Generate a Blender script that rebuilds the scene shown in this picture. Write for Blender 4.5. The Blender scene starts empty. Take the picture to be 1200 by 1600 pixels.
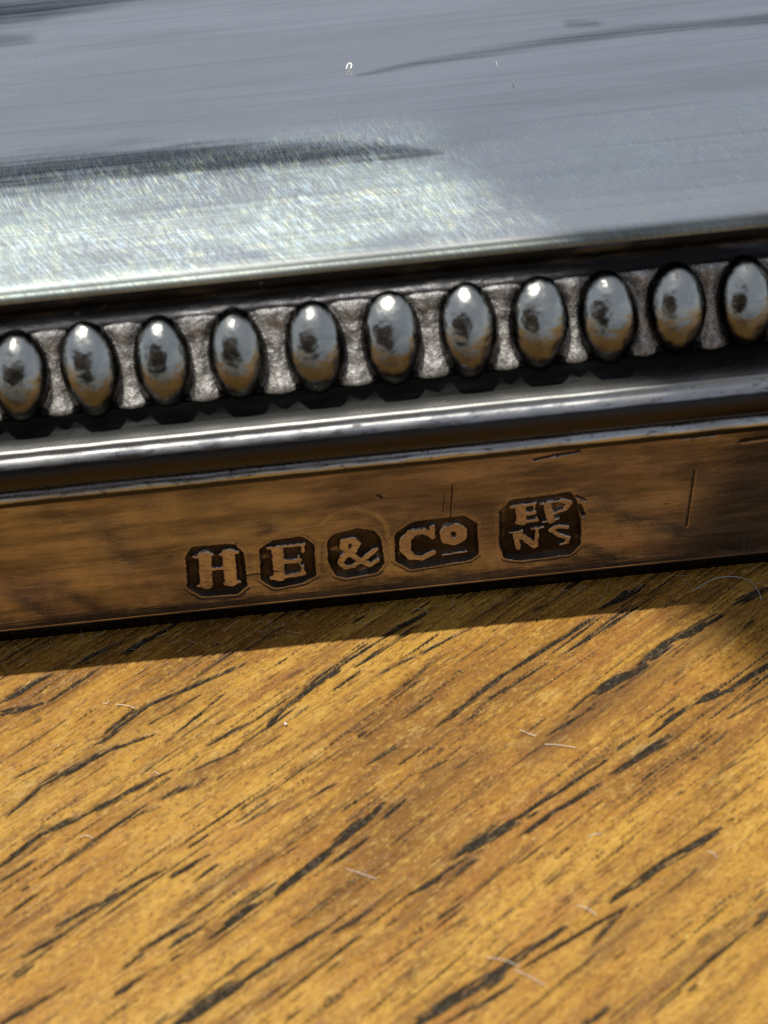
import bpy, bmesh, math
import numpy as np
from mathutils import Matrix, Vector

MM = 0.001
W, H = 1200.0, 1600.0          # pixel frame in which the photograph was measured
RNG = np.random.default_rng(7)

# ------------------------------------------------------------------ camera
PITCH, YAW, ROLL, VFOV, PPM, ROW0 = 45.0, 1.0, 5.2, 30.0, 35.0, 925.0
def _camera():
    th, ps, ro = (math.radians(a) for a in (PITCH, YAW, ROLL))
    f = np.array([math.sin(ps)*math.cos(th), math.cos(ps)*math.cos(th), -math.sin(th)])
    r = np.array([math.cos(ps), -math.sin(ps), 0.0])
    u = np.cross(r, f)
    R = math.cos(ro)*r - math.sin(ro)*u
    U = math.sin(ro)*r + math.cos(ro)*u
    F = H/2/math.tan(math.radians(VFOV/2))
    ray = F*f - (ROW0-800)*U
    C = np.array([0, 0, 0.5]) - ray/F*(F/PPM)
    return C, f, R, U, F
CAM_C, CAM_F, CAM_R, CAM_U, CAM_L = _camera()          # millimetres
def ray(x, y):
    v = CAM_L*CAM_F + (x-600)*CAM_R - (y-800)*CAM_U
    return v/np.linalg.norm(v)
def hit(x, y, p0, n):
    v = ray(x, y); n = np.asarray(n, float)
    t = (np.asarray(p0, float)-CAM_C) @ n / (v @ n)
    return CAM_C + t*v
TABLE_Z = -0.75
def on_table(x, y, z=0.0): return hit(x, y, (0, 0, z+TABLE_Z), (0, 0, 1))
def proj(p):
    q = np.asarray(p, float)-CAM_C; z = q @ CAM_F
    return 600+CAM_L*(q @ CAM_R)/z, 800-CAM_L*(q @ CAM_U)/z

scene = bpy.context.scene
COL = scene.collection
cam = bpy.data.cameras.new('camera')
cam.sensor_fit = 'VERTICAL'; cam.sensor_height = 24; cam.sensor_width = 18
cam.lens = 12/math.tan(math.radians(VFOV/2))
cam.clip_start = 0.002; cam.clip_end = 50
cam.dof.use_dof = True
cam.dof.focus_distance = 86.5*MM
cam.dof.aperture_fstop = 40
co = bpy.data.objects.new('camera', cam); COL.objects.link(co)
co.matrix_world = Matrix(((CAM_R[0], CAM_U[0], -CAM_F[0], CAM_C[0]*MM),
                          (CAM_R[1], CAM_U[1], -CAM_F[1], CAM_C[1]*MM),
                          (CAM_R[2], CAM_U[2], -CAM_F[2], CAM_C[2]*MM),
                          (0, 0, 0, 1)))
scene.camera = co

# ------------------------------------------------------------------ sky, sun, exposure
TO_SUN = Vector((-0.11, 0.055, 1.0)).normalized()
SUN_EL = math.asin(TO_SUN.z); SUN_AZ = math.atan2(TO_SUN.x, TO_SUN.y)
world = bpy.data.worlds.new('World'); scene.world = world; world.use_nodes = True
nt = world.node_tree; nt.nodes.clear()
sky = nt.nodes.new('ShaderNodeTexSky'); sky.sky_type = 'NISHITA'; sky.sun_disc = False
sky.sun_elevation = SUN_EL; sky.sun_rotation = SUN_AZ
sky.air_density = 1.0; sky.dust_density = 1.0; sky.ozone_density = 1.0
hs = nt.nodes.new('ShaderNodeHueSaturation'); hs.inputs['Saturation'].default_value = 0.36
bg = nt.nodes.new('ShaderNodeBackground'); bg.inputs['Strength'].default_value = 0.115
wo = nt.nodes.new('ShaderNodeOutputWorld')
nt.links.new(sky.outputs[0], hs.inputs['Color']); nt.links.new(hs.outputs[0], bg.inputs[0]); nt.links.new(bg.outputs[0], wo.inputs[0])
sl = bpy.data.lights.new('sun', 'SUN'); sl.energy = 4.2; sl.angle = math.radians(0.7); sl.color = (1.0, 0.95, 0.86)
so = bpy.data.objects.new('sun', sl); COL.objects.link(so)
so.rotation_euler = TO_SUN.to_track_quat('Z', 'Y').to_euler()
scene.view_settings.view_transform = 'Standard'; scene.view_settings.look = 'None'
scene.view_settings.exposure = 0.0; scene.view_settings.gamma = 1.0
scene.view_settings.use_curve_mapping = False
scene.cycles.pixel_filter_type = 'BLACKMAN_HARRIS'; scene.cycles.filter_width = 1.15
scene.cycles.use_denoising = False

# ------------------------------------------------------------------ helpers
def smooth(x, a=0.0, b=1.0):
    t = np.clip((x-a)/(b-a), 0, 1); return t*t*(3-2*t)
_tab = RNG.random((256, 256))
def vnoise(x, y):
    x = np.asarray(x, float); y = np.asarray(y, float)
    xi = np.floor(x).astype(int); yi = np.floor(y).astype(int)
    fx = x-xi; fy = y-yi; fx = fx*fx*(3-2*fx); fy = fy*fy*(3-2*fy)
    a = _tab[xi & 255, yi & 255]; b = _tab[(xi+1) & 255, yi & 255]
    c = _tab[xi & 255, (yi+1) & 255]; d = _tab[(xi+1) & 255, (yi+1) & 255]
    return (a*(1-fx)+b*fx)*(1-fy)+(c*(1-fx)+d*fx)*fy
def fbm(x, y, n=3):
    s, a, t = 0, 1.0, 0
    for i in range(n):
        s = s + a*vnoise(x*2**i+17.3*i, y*2**i+5.1*i); t += a; a *= .5
    return s/t
def seg_dist(X, Y, a, b):
    ax, ay = a; bx, by = b; dx, dy = bx-ax, by-ay
    L2 = dx*dx+dy*dy+1e-12
    t = np.clip(((X-ax)*dx+(Y-ay)*dy)/L2, 0, 1)
    return np.hypot(X-ax-t*dx, Y-ay-t*dy), t
def mesh_obj(name, verts, faces, mat, parent=None, attrs=None, shade=True):
    me = bpy.data.meshes.new(name)
    verts = np.asarray(verts, np.float32)*np.float32(MM)
    if isinstance(faces, np.ndarray):
        nf, k = faces.shape
        me.vertices.add(len(verts)); me.vertices.foreach_set('co', verts.ravel())
        me.loops.add(nf*k); me.polygons.add(nf)
        me.loops.foreach_set('vertex_index', faces.astype(np.int32).ravel())
        me.polygons.foreach_set('loop_start', np.arange(0, nf*k, k, dtype=np.int32))
        me.update(calc_edges=True); me.validate()
    else:
        me.from_pydata([tuple(map(float, v)) for v in verts], [], faces)
    for k, v in (attrs or {}).items():
        at = me.attributes.new(k, 'FLOAT', 'POINT'); at.data.foreach_set('value', np.asarray(v, np.float32).ravel())
    if shade: me.polygons.foreach_set('use_smooth', np.ones(len(me.polygons), bool))
    me.materials.append(mat); me.update()
    o = bpy.data.objects.new(name, me); COL.objects.link(o)
    if parent: o.parent = parent
    return o
def grid_faces(nr, nc, wrap=False):
    r = np.arange(nr-1)[:, None]; c = np.arange(nc if wrap else nc-1)[None, :]
    c2 = (c+1) % nc
    return np.stack([r*nc+c, r*nc+c2, (r+1)*nc+c2, (r+1)*nc+c], -1).reshape(-1, 4)
def tag(o, label=None, cat=None, group=None, kind=None):
    for k, v in (('label', label), ('category', cat), ('group', group), ('kind', kind)):
        if v: o[k] = v
    return o

class NT:
    """thin wrapper for building a node material"""
    def __init__(s, name):
        s.m = bpy.data.materials.new(name); s.m.use_nodes = True
        s.t = s.m.node_tree; s.t.nodes.clear()
        s.out = s.t.nodes.new('ShaderNodeOutputMaterial')
    def n(s, typ, **kw):
        nd = s.t.nodes.new('ShaderNode'+typ)
        for k, v in kw.items(): setattr(nd, k, v)
        return nd
    def put(s, sock, v):
        if hasattr(v, 'links') or isinstance(v, bpy.types.NodeSocket): s.t.links.new(v, sock)
        elif isinstance(v, (tuple, list)): sock.default_value = (*v, 1.0) if len(v) == 3 and len(sock.default_value) == 4 else v
        else: sock.default_value = v
    def coord(s, rot=0.0, scale=(1, 1, 1), warp=None):
        tc = s.n('TexCoord'); src = tc.outputs['Object']
        if warp:                                   # (scale, amount)
            nz = s.n('TexNoise'); s.put(nz.inputs['Vector'], src); nz.inputs['Scale'].default_value = warp[0]; nz.inputs['Detail'].default_value = 2
            ma = s.n('VectorMath', operation='MULTIPLY_ADD'); s.put(ma.inputs[0], nz.outputs['Color'])
            ma.inputs[1].default_value = (warp[1],)*3; s.put(ma.inputs[2], src); src = ma.outputs[0]
        r = s.n('VectorRotate', rotation_type='Z_AXIS'); s.put(r.inputs['Vector'], src); r.inputs['Angle'].default_value = rot
        m = s.n('VectorMath', operation='MULTIPLY'); s.put(m.inputs[0], r.outputs[0]); m.inputs[1].default_value = scale
        return m.outputs[0]
    def noise(s, vec, scale=1.0, detail=4, rough=.55, out='Fac'):
        nz = s.n('TexNoise'); s.put(nz.inputs['Vector'], vec); nz.inputs['Scale'].default_value = scale
        nz.inputs['Detail'].default_value = detail; nz.inputs['Roughness'].default_value = rough
        return nz.outputs[out]
    def rng(s, v, a, b, c=0.0, d=1.0, kind='SMOOTHSTEP'):
        r = s.n('MapRange', interpolation_type=kind); s.put(r.inputs[0], v)
        for i, q in enumerate((a, b, c, d)): s.put(r.inputs[i+1], q)
        return r.outputs[0]
    def math(s, op, a, b=0.0, c=0.0):
        m = s.n('Math', operation=op); s.put(m.inputs[0], a); s.put(m.inputs[1], b); s.put(m.inputs[2], c)
        return m.outputs[0]
    def mix(s, fac, a, b):
        m = s.n('Mix', data_type='RGBA'); s.put(m.inputs[0], fac); s.put(m.inputs[6], a); s.put(m.inputs[7], b)
        return m.outputs[2]
    def ramp(s, v, stops):
        r = s.n('ValToRGB'); s.put(r.inputs[0], v); e = r.color_ramp.elements
        while len(e) < len(stops): e.new(.5)
        for q, (p, c) in zip(e, stops): q.position = p; q.color = (*c, 1)
        return r.outputs[0]
    def attr(s, name): return s.n('Attribute', attribute_name=name).outputs['Fac']
    def bump(s, h, dist, strength=1.0, normal=None):
        b = s.n('Bump'); s.put(b.inputs['Height'], h); b.inputs['Distance'].default_value = dist; b.inputs['Strength'].default_value = strength
        if normal is not None: s.put(b.inputs['Normal'], normal)
        return b.outputs[0]
    def bsdf(s, color, rough, metal=0.0, normal=None, **kw):
        p = s.n('BsdfPrincipled'); s.put(p.inputs['Base Color'], color); s.put(p.inputs['Roughness'], rough); s.put(p.inputs['Metallic'], metal)
        if normal is not None: s.put(p.inputs['Normal'], normal)
        for k, v in kw.items(): s.put(p.inputs[k.replace('_', ' ')], v)
        return p.outputs[0]
    def blend(s, fac, a, b):
        m = s.n('MixShader'); s.put(m.inputs[0], fac); s.put(m.inputs[1], a); s.put(m.inputs[2], b); return m.outputs[0]
    def done(s, sh): s.put(s.out.inputs['Surface'], sh); return s.m

K = 1000.0      # one noise unit per millimetre

# ------------------------------------------------------------------ materials
GRAIN = math.radians(35.5)
def mat_oak():
    s = NT('oak')
    g = s.coord(-GRAIN, (K, K, K), warp=(60, .0012))          # along grain = x
    def st(along, across, detail=4, rough=.55):
        m = s.n('VectorMath', operation='MULTIPLY'); s.put(m.inputs[0], g); m.inputs[1].default_value = (along, across, 1)
        return s.noise(m.outputs[0], 1.0, detail, rough)
    broad = st(.05, .22, 3); streak = st(.12, 1.3, 5, .6); fine = st(.55, 6.0, 3, .6); mott = st(.35, .8, 4, .6); cell = st(1.6, 4.5, 3, .7)
    col = s.ramp(broad, [(.30, (.25, .12, .03)), (.45, (.45, .235, .052)), (.58, (.60, .36, .085)), (.75, (.36, .175, .042))])
    col = s.mix(s.rng(streak, .48, .68, 0, .85), col, (.22, .105, .032))
    col = s.mix(s.rng(streak, .42, .20, 0, .55), col, (.64, .41, .105))
    col = s.mix(s.rng(mott, .56, .80, 0, .55), col, (.36, .165, .045))
    col = s.mix(s.rng(fine, .55, .85, 0, .60), col, (.24, .115, .03))
    col = s.mix(s.rng(cell, .56, .80, 0, .55), col, (.70, .49, .17))
    grit = st(3.2, 6.5, 4, .7); fleck = st(.9, 2.2, 5, .7)
    col = s.mix(s.rng(grit, .50, .66, 0, .75), col, (.20, .10, .035))
    col = s.mix(s.rng(grit, .45, .30, 0, .60), col, (.74, .53, .20))
    col = s.mix(s.rng(fleck, .52, .70, 0, .60), col, (.30, .145, .045))
    col = s.mix(s.rng(fleck, .46, .30, 0, .55), col, (.70, .47, .13))
    stain = s.math('MULTIPLY', s.attr('stain'), s.rng(streak, .25, .7, .55, 1))
    col = s.mix(s.math('MULTIPLY', stain, .75), col, (.17, .085, .04))
    red = st(.10, .5, 4, .6); col = s.mix(s.rng(red, .54, .72, 0, .55), col, (.36, .15, .055)); pale = st(.5, 1.4, 5, .75); col = s.mix(s.rng(pale, .56, .74, 0, .5), col, (.74, .56, .26))
    pn = s.rng(cell, .4, .7, .0, .22)
    strand = st(.35, 11.0, 3, .6)
    pore = s.rng(s.math('SUBTRACT', s.math('MULTIPLY', s.attr('pore'), s.rng(strand, .3, .6, .45, 1.0)), pn), .02, .58)
    dust = s.rng(s.noise(s.coord(0, (K,)*3), 5.0, 3), .45, .75)
    pc = s.mix(dust, (.024, .017, .010), (.095, .074, .047))
    tint = s.n('Mix', data_type='RGBA', blend_type='MULTIPLY'); s.put(tint.inputs[0], 1.0); s.put(tint.inputs[6], col); s.put(tint.inputs[7], (.785, .73, .52)); col = tint.outputs[2]
    col = s.mix(pore, col, pc)
    nb = s.bump(fine, .00005, .7); nb = s.bump(cell, .00005, .8, nb); nb = s.bump(grit, .00004, .7, nb)
    rough = s.rng(mott, .3, .7, .38, .58)
    rough = s.mix(pore, rough, (.8, .8, .8))
    return s.done(s.bsdf(col, rough, 0, nb, Specular_IOR_Level=.22))

def horiz(s, ax, ay, az, detail=4, rough=.6):
    return s.noise(s.coord(0, (ax*K, ay*K, az*K)), 1.0, detail, rough)

SILVER = (.42, .425, .43)
def mat_polish(name='polished_silver', dirt_shade=.5):
    s = NT(name)
    br = horiz(s, .12, 5, 5); bl = horiz(s, .5, .8, .8, 3); sp = horiz(s, 2.2, 6, 6, 3)
    col = s.mix(s.rng(bl, .42, .75, 0, dirt_shade), SILVER, (.26, .25, .24))
    col = s.mix(s.rng(sp, .56, .70, 0, .85), col, (.09, .085, .08))
    nb = s.bump(br, .00003, .18); nb = s.bump(sp, .00003, .18, nb)
    gr = s.rng(s.math('ADD', s.attr('reed_shade'), s.math('MULTIPLY', s.math('SUBTRACT', bl, .5), .5)), .35, .65)
    col = s.mix(gr, col, (.036, .034, .036))
    du = s.attr('dull'); col = s.mix(s.math('MULTIPLY', du, .85), col, (.27, .275, .262))
    a = s.bsdf(col, s.mix(gr, s.mix(du, s.rng(bl, .3, .7, .20, .36), (.46,)*3), (.38,)*3), 1, nb)
    return s.done(a)

def mat_tarnish_shade(name='tarnish_shade_silver', dr=0.0, metal=.75, k=1.0):
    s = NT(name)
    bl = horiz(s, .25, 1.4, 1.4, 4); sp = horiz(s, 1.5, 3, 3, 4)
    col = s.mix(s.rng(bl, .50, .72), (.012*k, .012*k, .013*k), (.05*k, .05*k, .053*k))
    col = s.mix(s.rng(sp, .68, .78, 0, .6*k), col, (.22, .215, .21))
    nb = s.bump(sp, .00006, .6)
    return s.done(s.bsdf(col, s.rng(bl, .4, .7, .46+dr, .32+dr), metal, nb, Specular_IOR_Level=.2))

def mat_channel():
    s = NT('frosted_silver')
    n1 = s.noise(s.coord(0, (K,)*3), 1.6, 5, .65); n2 = s.noise(s.coord(0, (K,)*3), 7.0, 3, .6)
    col = s.mix(s.rng(n1, .36, .62), (.22, .216, .21), (.54, .53, .515))
    col = s.mix(s.rng(n2, .56, .70, 0, .6), col, (.06, .056, .053))
    dirt_shade = s.rng(s.math('ADD', s.attr('crevice'), s.math('MULTIPLY', s.math('SUBTRACT', n1, .5), .7)), .35, .62)
    col = s.mix(dirt_shade, col, (.018, .017, .017))  # shade in the crevices round the beads painted into the ground colour
    nb = s.bump(n1, .00030, .9); nb = s.bump(n2, .00009, .8, nb)
    return s.done(s.bsdf(col, s.rng(n1, .3, .7, .55, .40), .55, nb))

def mat_bead():
    s = NT('bead_silver')
    tc = s.n('TexCoord'); sep = s.n('SeparateXYZ'); s.put(sep.inputs[0], tc.outputs['Object'])
    info = s.n('ObjectInfo')
    off = s.n('VectorMath', operation='MULTIPLY_ADD'); s.put(off.inputs[0], tc.outputs['Object']); off.inputs[1].default_value = (K,)*3
    cmb = s.n('CombineXYZ'); r90 = s.math('MULTIPLY', info.outputs['Random'], 90.0)
    for i in range(3): s.put(cmb.inputs[i], r90)
    s.put(off.inputs[2], cmb.outputs[0]); v = off.outputs[0]
    n1 = s.noise(v, 1.3, 4, .6); n2 = s.noise(v, 6.0, 3, .6); n3 = s.noise(v, 1.1, 2)
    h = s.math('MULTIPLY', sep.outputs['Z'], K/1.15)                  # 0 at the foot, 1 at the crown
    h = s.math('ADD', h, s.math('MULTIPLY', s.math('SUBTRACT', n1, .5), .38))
    h = s.math('ADD', h, s.math('MULTIPLY', sep.outputs['Y'], K*.10))  # dark flank wider at the lower end
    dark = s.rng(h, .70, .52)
    col = s.mix(s.rng(n2, .58, .75, 0, .55), s.mix(s.rng(s.math('ADD', s.math('MULTIPLY', sep.outputs['Y'], K), s.math('MULTIPLY', s.math('SUBTRACT', n1, .5), 1.2)), -1.1, .9), (.12, .125, .135), (.46, .475, .445)), (.24, .225, .20))  # lower half darkened in colour to dim the mirrored oak
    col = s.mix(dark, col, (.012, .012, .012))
    nb = s.bump(n3, .00012, .9); nb = s.bump(n2, .000012, .4, nb)
    rough = s.mix(dark, s.rng(n1, .3, .7, .18, .31), (.34,)*3)
    return s.done(s.bsdf(col, rough, 1, nb))

def mat_wall():
    s = NT('worn_side_plate')
    st = horiz(s, .10, 1.1, 1.1, 5, .62); fi = horiz(s, .45, 6, 6, 4, .65); bl = horiz(s, .22, .5, .5, 3)
    sp = horiz(s, 1.4, 3.2, 3.2, 4)
    col = s.mix(s.rng(st, .36, .62), (.16, .135, .126), (.31, .26, .245))
    col = s.mix(s.rng(bl, .50, .68, 0, .45), col, (.11, .10, .088))
    col = s.mix(s.rng(fi, .54, .74, 0, .5), col, (.085, .07, .06))
    col = s.mix(s.rng(sp, .66, .76, 0, .8), col, (.05, .035, .025))
    wi = s.noise(s.coord(0, (.30*K, 1.5*K, 1.5*K), warp=(150, .0022)), 1.0, 5, .62)
    col = s.mix(s.rng(wi, .52, .68, 0, .5), col, (.062, .060, .062))  # wisps in the colour stand for blurred oak grain mirrored in the wall
    col = s.mix(s.rng(wi, .44, .30, 0, .5), col, (.40, .335, .315))
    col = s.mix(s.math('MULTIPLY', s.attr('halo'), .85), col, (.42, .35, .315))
    rec = s.rng(s.math('ADD', s.attr('recess'), s.math('MULTIPLY', s.math('SUBTRACT', sp, .5), .5)), .22, .6)
    col = s.mix(rec, col, s.mix(s.rng(bl, .4, .62), (.020, .014, .011), (.055, .040, .030)))
    nb = s.bump(fi, .00004, .16)
    rough = s.mix(rec, s.rng(bl, .3, .7, .05, .12), (.5,)*3)
    return s.done(s.bsdf(col, rough, .86, nb))

def mat_top():
    s = NT('polished_top_plate')
    br = horiz(s, .06, 3.5, 3.5, 5); bl = horiz(s, .05, .35, .35, 4); wav = horiz(s, .03, .12, .12, 2)
    col = s.mix(s.rng(bl, .38, .70, 0, .45), (.70, .70, .715), (.44, .44, .455))
    col = s.mix(s.rng(br, .48, .72, 0, .26), col, (.34, .34, .355))
    # dark reflections painted into the plate colour as streaks
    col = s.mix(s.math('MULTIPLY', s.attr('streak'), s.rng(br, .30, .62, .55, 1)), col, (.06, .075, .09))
    nb = s.bump(wav, .0012, .25); nb = s.bump(br, .00003, .45, nb)
    clean = s.bsdf(s.mix(s.attr('lip'), col, s.mix(s.rng(bl, .4, .65), (.12, .13, .125), (.30, .32, .30))), s.mix(s.attr('lip'), s.rng(bl, .3, .7, .13, .22), (.62,)*3), 1, nb)
    # fine polishing scratches: short, in several directions
    wear = s.attr('wear')
    tot = None
    tc = s.n('TexCoord'); sep = s.n('SeparateXYZ'); s.put(sep.inputs[0], tc.outputs['Object'])
    jx = s.math('MULTIPLY', s.math('SUBTRACT', s.noise(s.coord(0, (K,)*3), .16, 2), .5), 1.6)
    xm = s.math('ADD', s.math('MULTIPLY', sep.outputs['X'], K), jx); ym = s.math('MULTIPLY', sep.outputs['Y'], K)
    below = s.math('MAXIMUM', s.math('SUBTRACT', 14.5, ym), 0.0); bow = s.math('MULTIPLY', below, below)
    for lean, k, ac, al, thr, seed, wd, am in ((.16, 0.0, 32, 1.4, .53, 0, .12, .7), (-.03, 0.0, 36, 1.8, .53, 31, .12, .65), (-.06, .030, 32, 1.3, .53, 57, .12, .75), (-.14, .026, 22, .9, .60, 83, .06, 1),
                                      (.22, .0, 22, .9, .62, 11, .05, 1), (-.10, .036, 20, .6, .63, 23, .05, 1), (-1.4, 0, 16, 1.8, .70, 97, .06, .8)):
        u = s.math('SUBTRACT', s.math('SUBTRACT', xm, s.math('MULTIPLY', ym, lean)), s.math('MULTIPLY', bow, k))
        cv = s.n('CombineXYZ'); s.put(cv.inputs[0], s.math('MULTIPLY', u, ac)); s.put(cv.inputs[1], s.math('MULTIPLY', ym, al)); cv.inputs[2].default_value = seed
        kk = s.rng(s.noise(cv.outputs[0], 1.0, 2, .5), thr, thr+wd, 0, am)
        kk = s.math('MULTIPLY', kk, s.rng(ym, 15, 11) if k else s.rng(ym, 8.5, 13.5, .35, 1.0))
        tot = kk if tot is None else s.math('MAXIMUM', tot, kk)
    gate = s.rng(s.noise(s.coord(0, (.5*K, K, K)), .7, 4), .34, .58, .45, 1.0)
    fac = s.math('MULTIPLY', s.math('MULTIPLY', s.math('MULTIPLY', tot, wear), gate), s.rng(s.attr('streak'), 0, 1, 1, .45))
    hue = s.ramp(s.noise(s.coord(0, (K,)*3), 2.3, 2), [(.28, (.58, .90, .98)), (.42, (.78, .88, .98)), (.52, (.80, 1.0, .92)), (.64, (.98, 1.0, .74)), (.75, (.68, 1.0, .80))])  # diffraction tints of the glints painted into the scratch colour
    scr = s.bsdf(hue, .46, 1, nb)
    haze = s.bsdf((.52, .68, .62), .48, 1, nb)
    sh = s.blend(s.math('MULTIPLY', wear, s.rng(s.attr('streak'), 0, .8, s.rng(s.noise(s.coord(0, (.22*K, .5*K, K)), 1.0, 3), .35, .65, .05, .20), .01)), clean, haze)
    sh = s.blend(s.math('MINIMUM', s.math('MULTIPLY', fac, .72), 1.0), sh, scr)
    return s.done(sh)

def mat_plain(name, col, rough=.6, metal=0.0):
    s = NT(name); n = s.noise(s.coord(0, (K,)*3), 1.5, 3)
    return s.done(s.bsdf(s.mix(n, tuple(c*.8 for c in col), tuple(min(1, c*1.15) for c in col)), rough, metal))

M = dict(oak=mat_oak(), polish=mat_polish(), tarnish_shade=mat_tarnish_shade(), groove=mat_tarnish_shade('groove_dark', .25, .3, .3), channel=mat_channel(), bead=mat_bead(), wall=mat_wall(), top=mat_top(),
         lint=mat_plain('pale_lint', (.84, .82, .77), .5), dark_lint=mat_plain('grey_lint', (.35, .36, .38), .5), blocker=mat_plain('blocker_wood', (.30, .20, .12), .6))

# ------------------------------------------------------------------ the table: oak top with open pores
PORES = [  # x0,y0,x1,y1 in photo pixels, width, depth
 (0,1095,75,1055,14,.8),(0,1115,60,1098,22,.8),(82,1090,150,1045,9,.8),(160,1155,220,1105,15,.8),(220,1105,370,1040,11,.8),(240,1125,310,1085,9,.7),
 (270,1148,350,1082,5,.7),(15,1270,65,1225,9,.7),(65,1225,170,1170,12,.8),(170,1170,240,1145,8,.7),(420,1130,455,1095,20,.8),(455,1095,520,1045,11,.9),
 (520,1045,595,998,9,.9),(595,998,660,960,9,.7),(325,1162,382,1130,8,.8),(300,1202,370,1172,6,.7),(0,1350,65,1302,9,1),(65,1302,135,1270,11,.9),(135,1270,185,1245,14,.8),
 (185,1245,240,1215,10,.7),(240,1215,270,1200,9,.7),(200,1277,245,1260,6,.7),(250,1245,312,1220,6,.7),(0,1375,50,1345,8,.8),(97,1440,180,1395,8,.9),
 (180,1395,255,1357,8,.9),(270,1365,325,1335,7,.9),(305,1375,340,1350,6,.7),(195,1510,220,1490,16,.9),(220,1482,295,1440,9,.9),(270,1475,315,1447,14,.8),(265,1500,285,1488,14,.6),
 (175,1557,220,1525,8,.8),(335,1460,425,1395,11,1),(425,1395,515,1325,13,1),(515,1325,595,1257,13,1),(350,1425,425,1380,7,.7),(520,1347,570,1310,9,.9),
 (380,1285,450,1245,8,.6),(450,1265,520,1225,7,.6),(520,1455,580,1420,9,.8),(275,1600,375,1535,20,.9),(375,1535,490,1460,10,.9),(440,1555,555,1465,5,.8),(0,1600,90,1547,11,.9),
 (40,1490,100,1455,7,.8),(0,1485,20,1475,11,.9),(20,1527,50,1507,6,.8),(570,1195,620,1165,8,.7),(600,1095,675,1035,6,.8),(600,1047,725,985,6,.8),(600,990,650,965,9,.8),
 (690,1127,775,1060,14,.8),(775,1060,920,970,9,1),(777,1082,850,1037,8,.9),(887,1015,990,950,7,1),(945,945,1000,915,13,1),(860,1145,925,1105,6,.9),
 (890,1110,920,1085,8,.7),(920,1085,1000,1040,15,.9),(1000,1035,1050,1000,17,.9),(1050,1000,1120,965,16,.9),(1150,940,1200,915,13,.8),(1020,1145,1080,1100,9,.9),(1080,1100,1140,1075,13,1),
 (1140,1075,1215,1030,11,1),(965,1200,1045,1150,11,1),(800,1282,935,1195,8,1),(715,1335,800,1285,13,1),(815,1302,875,1260,9,.8),(875,1260,940,1220,8,.9),
 (600,1275,630,1250,14,.9),(645,1392,690,1365,13,.9),(690,1365,735,1335,5,.7),(965,1400,1035,1345,15,.9),(1035,1345,1120,1295,10,1),(1138,1280,1148,1276,9,.9),(1158,1268,1163,1266,6,.9),
 (930,1470,975,1420,9,.7),(825,1505,970,1420,8,1),(765,1520,875,1450,9,.8),(645,1600,800,1505,13,1),(700,1595,790,1545,8,.8),(1030,1565,1175,1445,6,.8),
 (1175,1445,1210,1415,13,.8),(910,1600,950,1570,8,.8),(1000,1375,1090,1325,5,.7),(995,1225,1040,1190,5,.7),(190,1020,270,975,11,.8),(120,1035,190,1000,7,.7),(300,1060,360,1020,6,.6),
 (632,1120,672,1092,6,.6),(720,1165,700,1180,4,.6),(660,1205,700,1185,5,.6),(1125,1205,1170,1180,4,.6),(20,1215,70,1190,6,.7),(690,1455,730,1430,5,.5),(1140,1120,1200,1085,4,.6)]
STAINS = [(830,1170,1120,980,46,.9),(600,1275,760,1165,36,.6),(940,1480,1110,1340,34,.6),(200,1140,330,1070,30,.5),(20,1260,200,1150,36,.5),(150,1290,330,1190,26,.4),
          (1080,1000,1200,930,40,.5),(420,1200,600,1100,30,.3),(960,1580,1200,1420,36,.5),(60,1480,260,1350,22,.5),(260,1420,420,1340,26,.3),(700,1140,900,1010,22,.4)]
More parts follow.
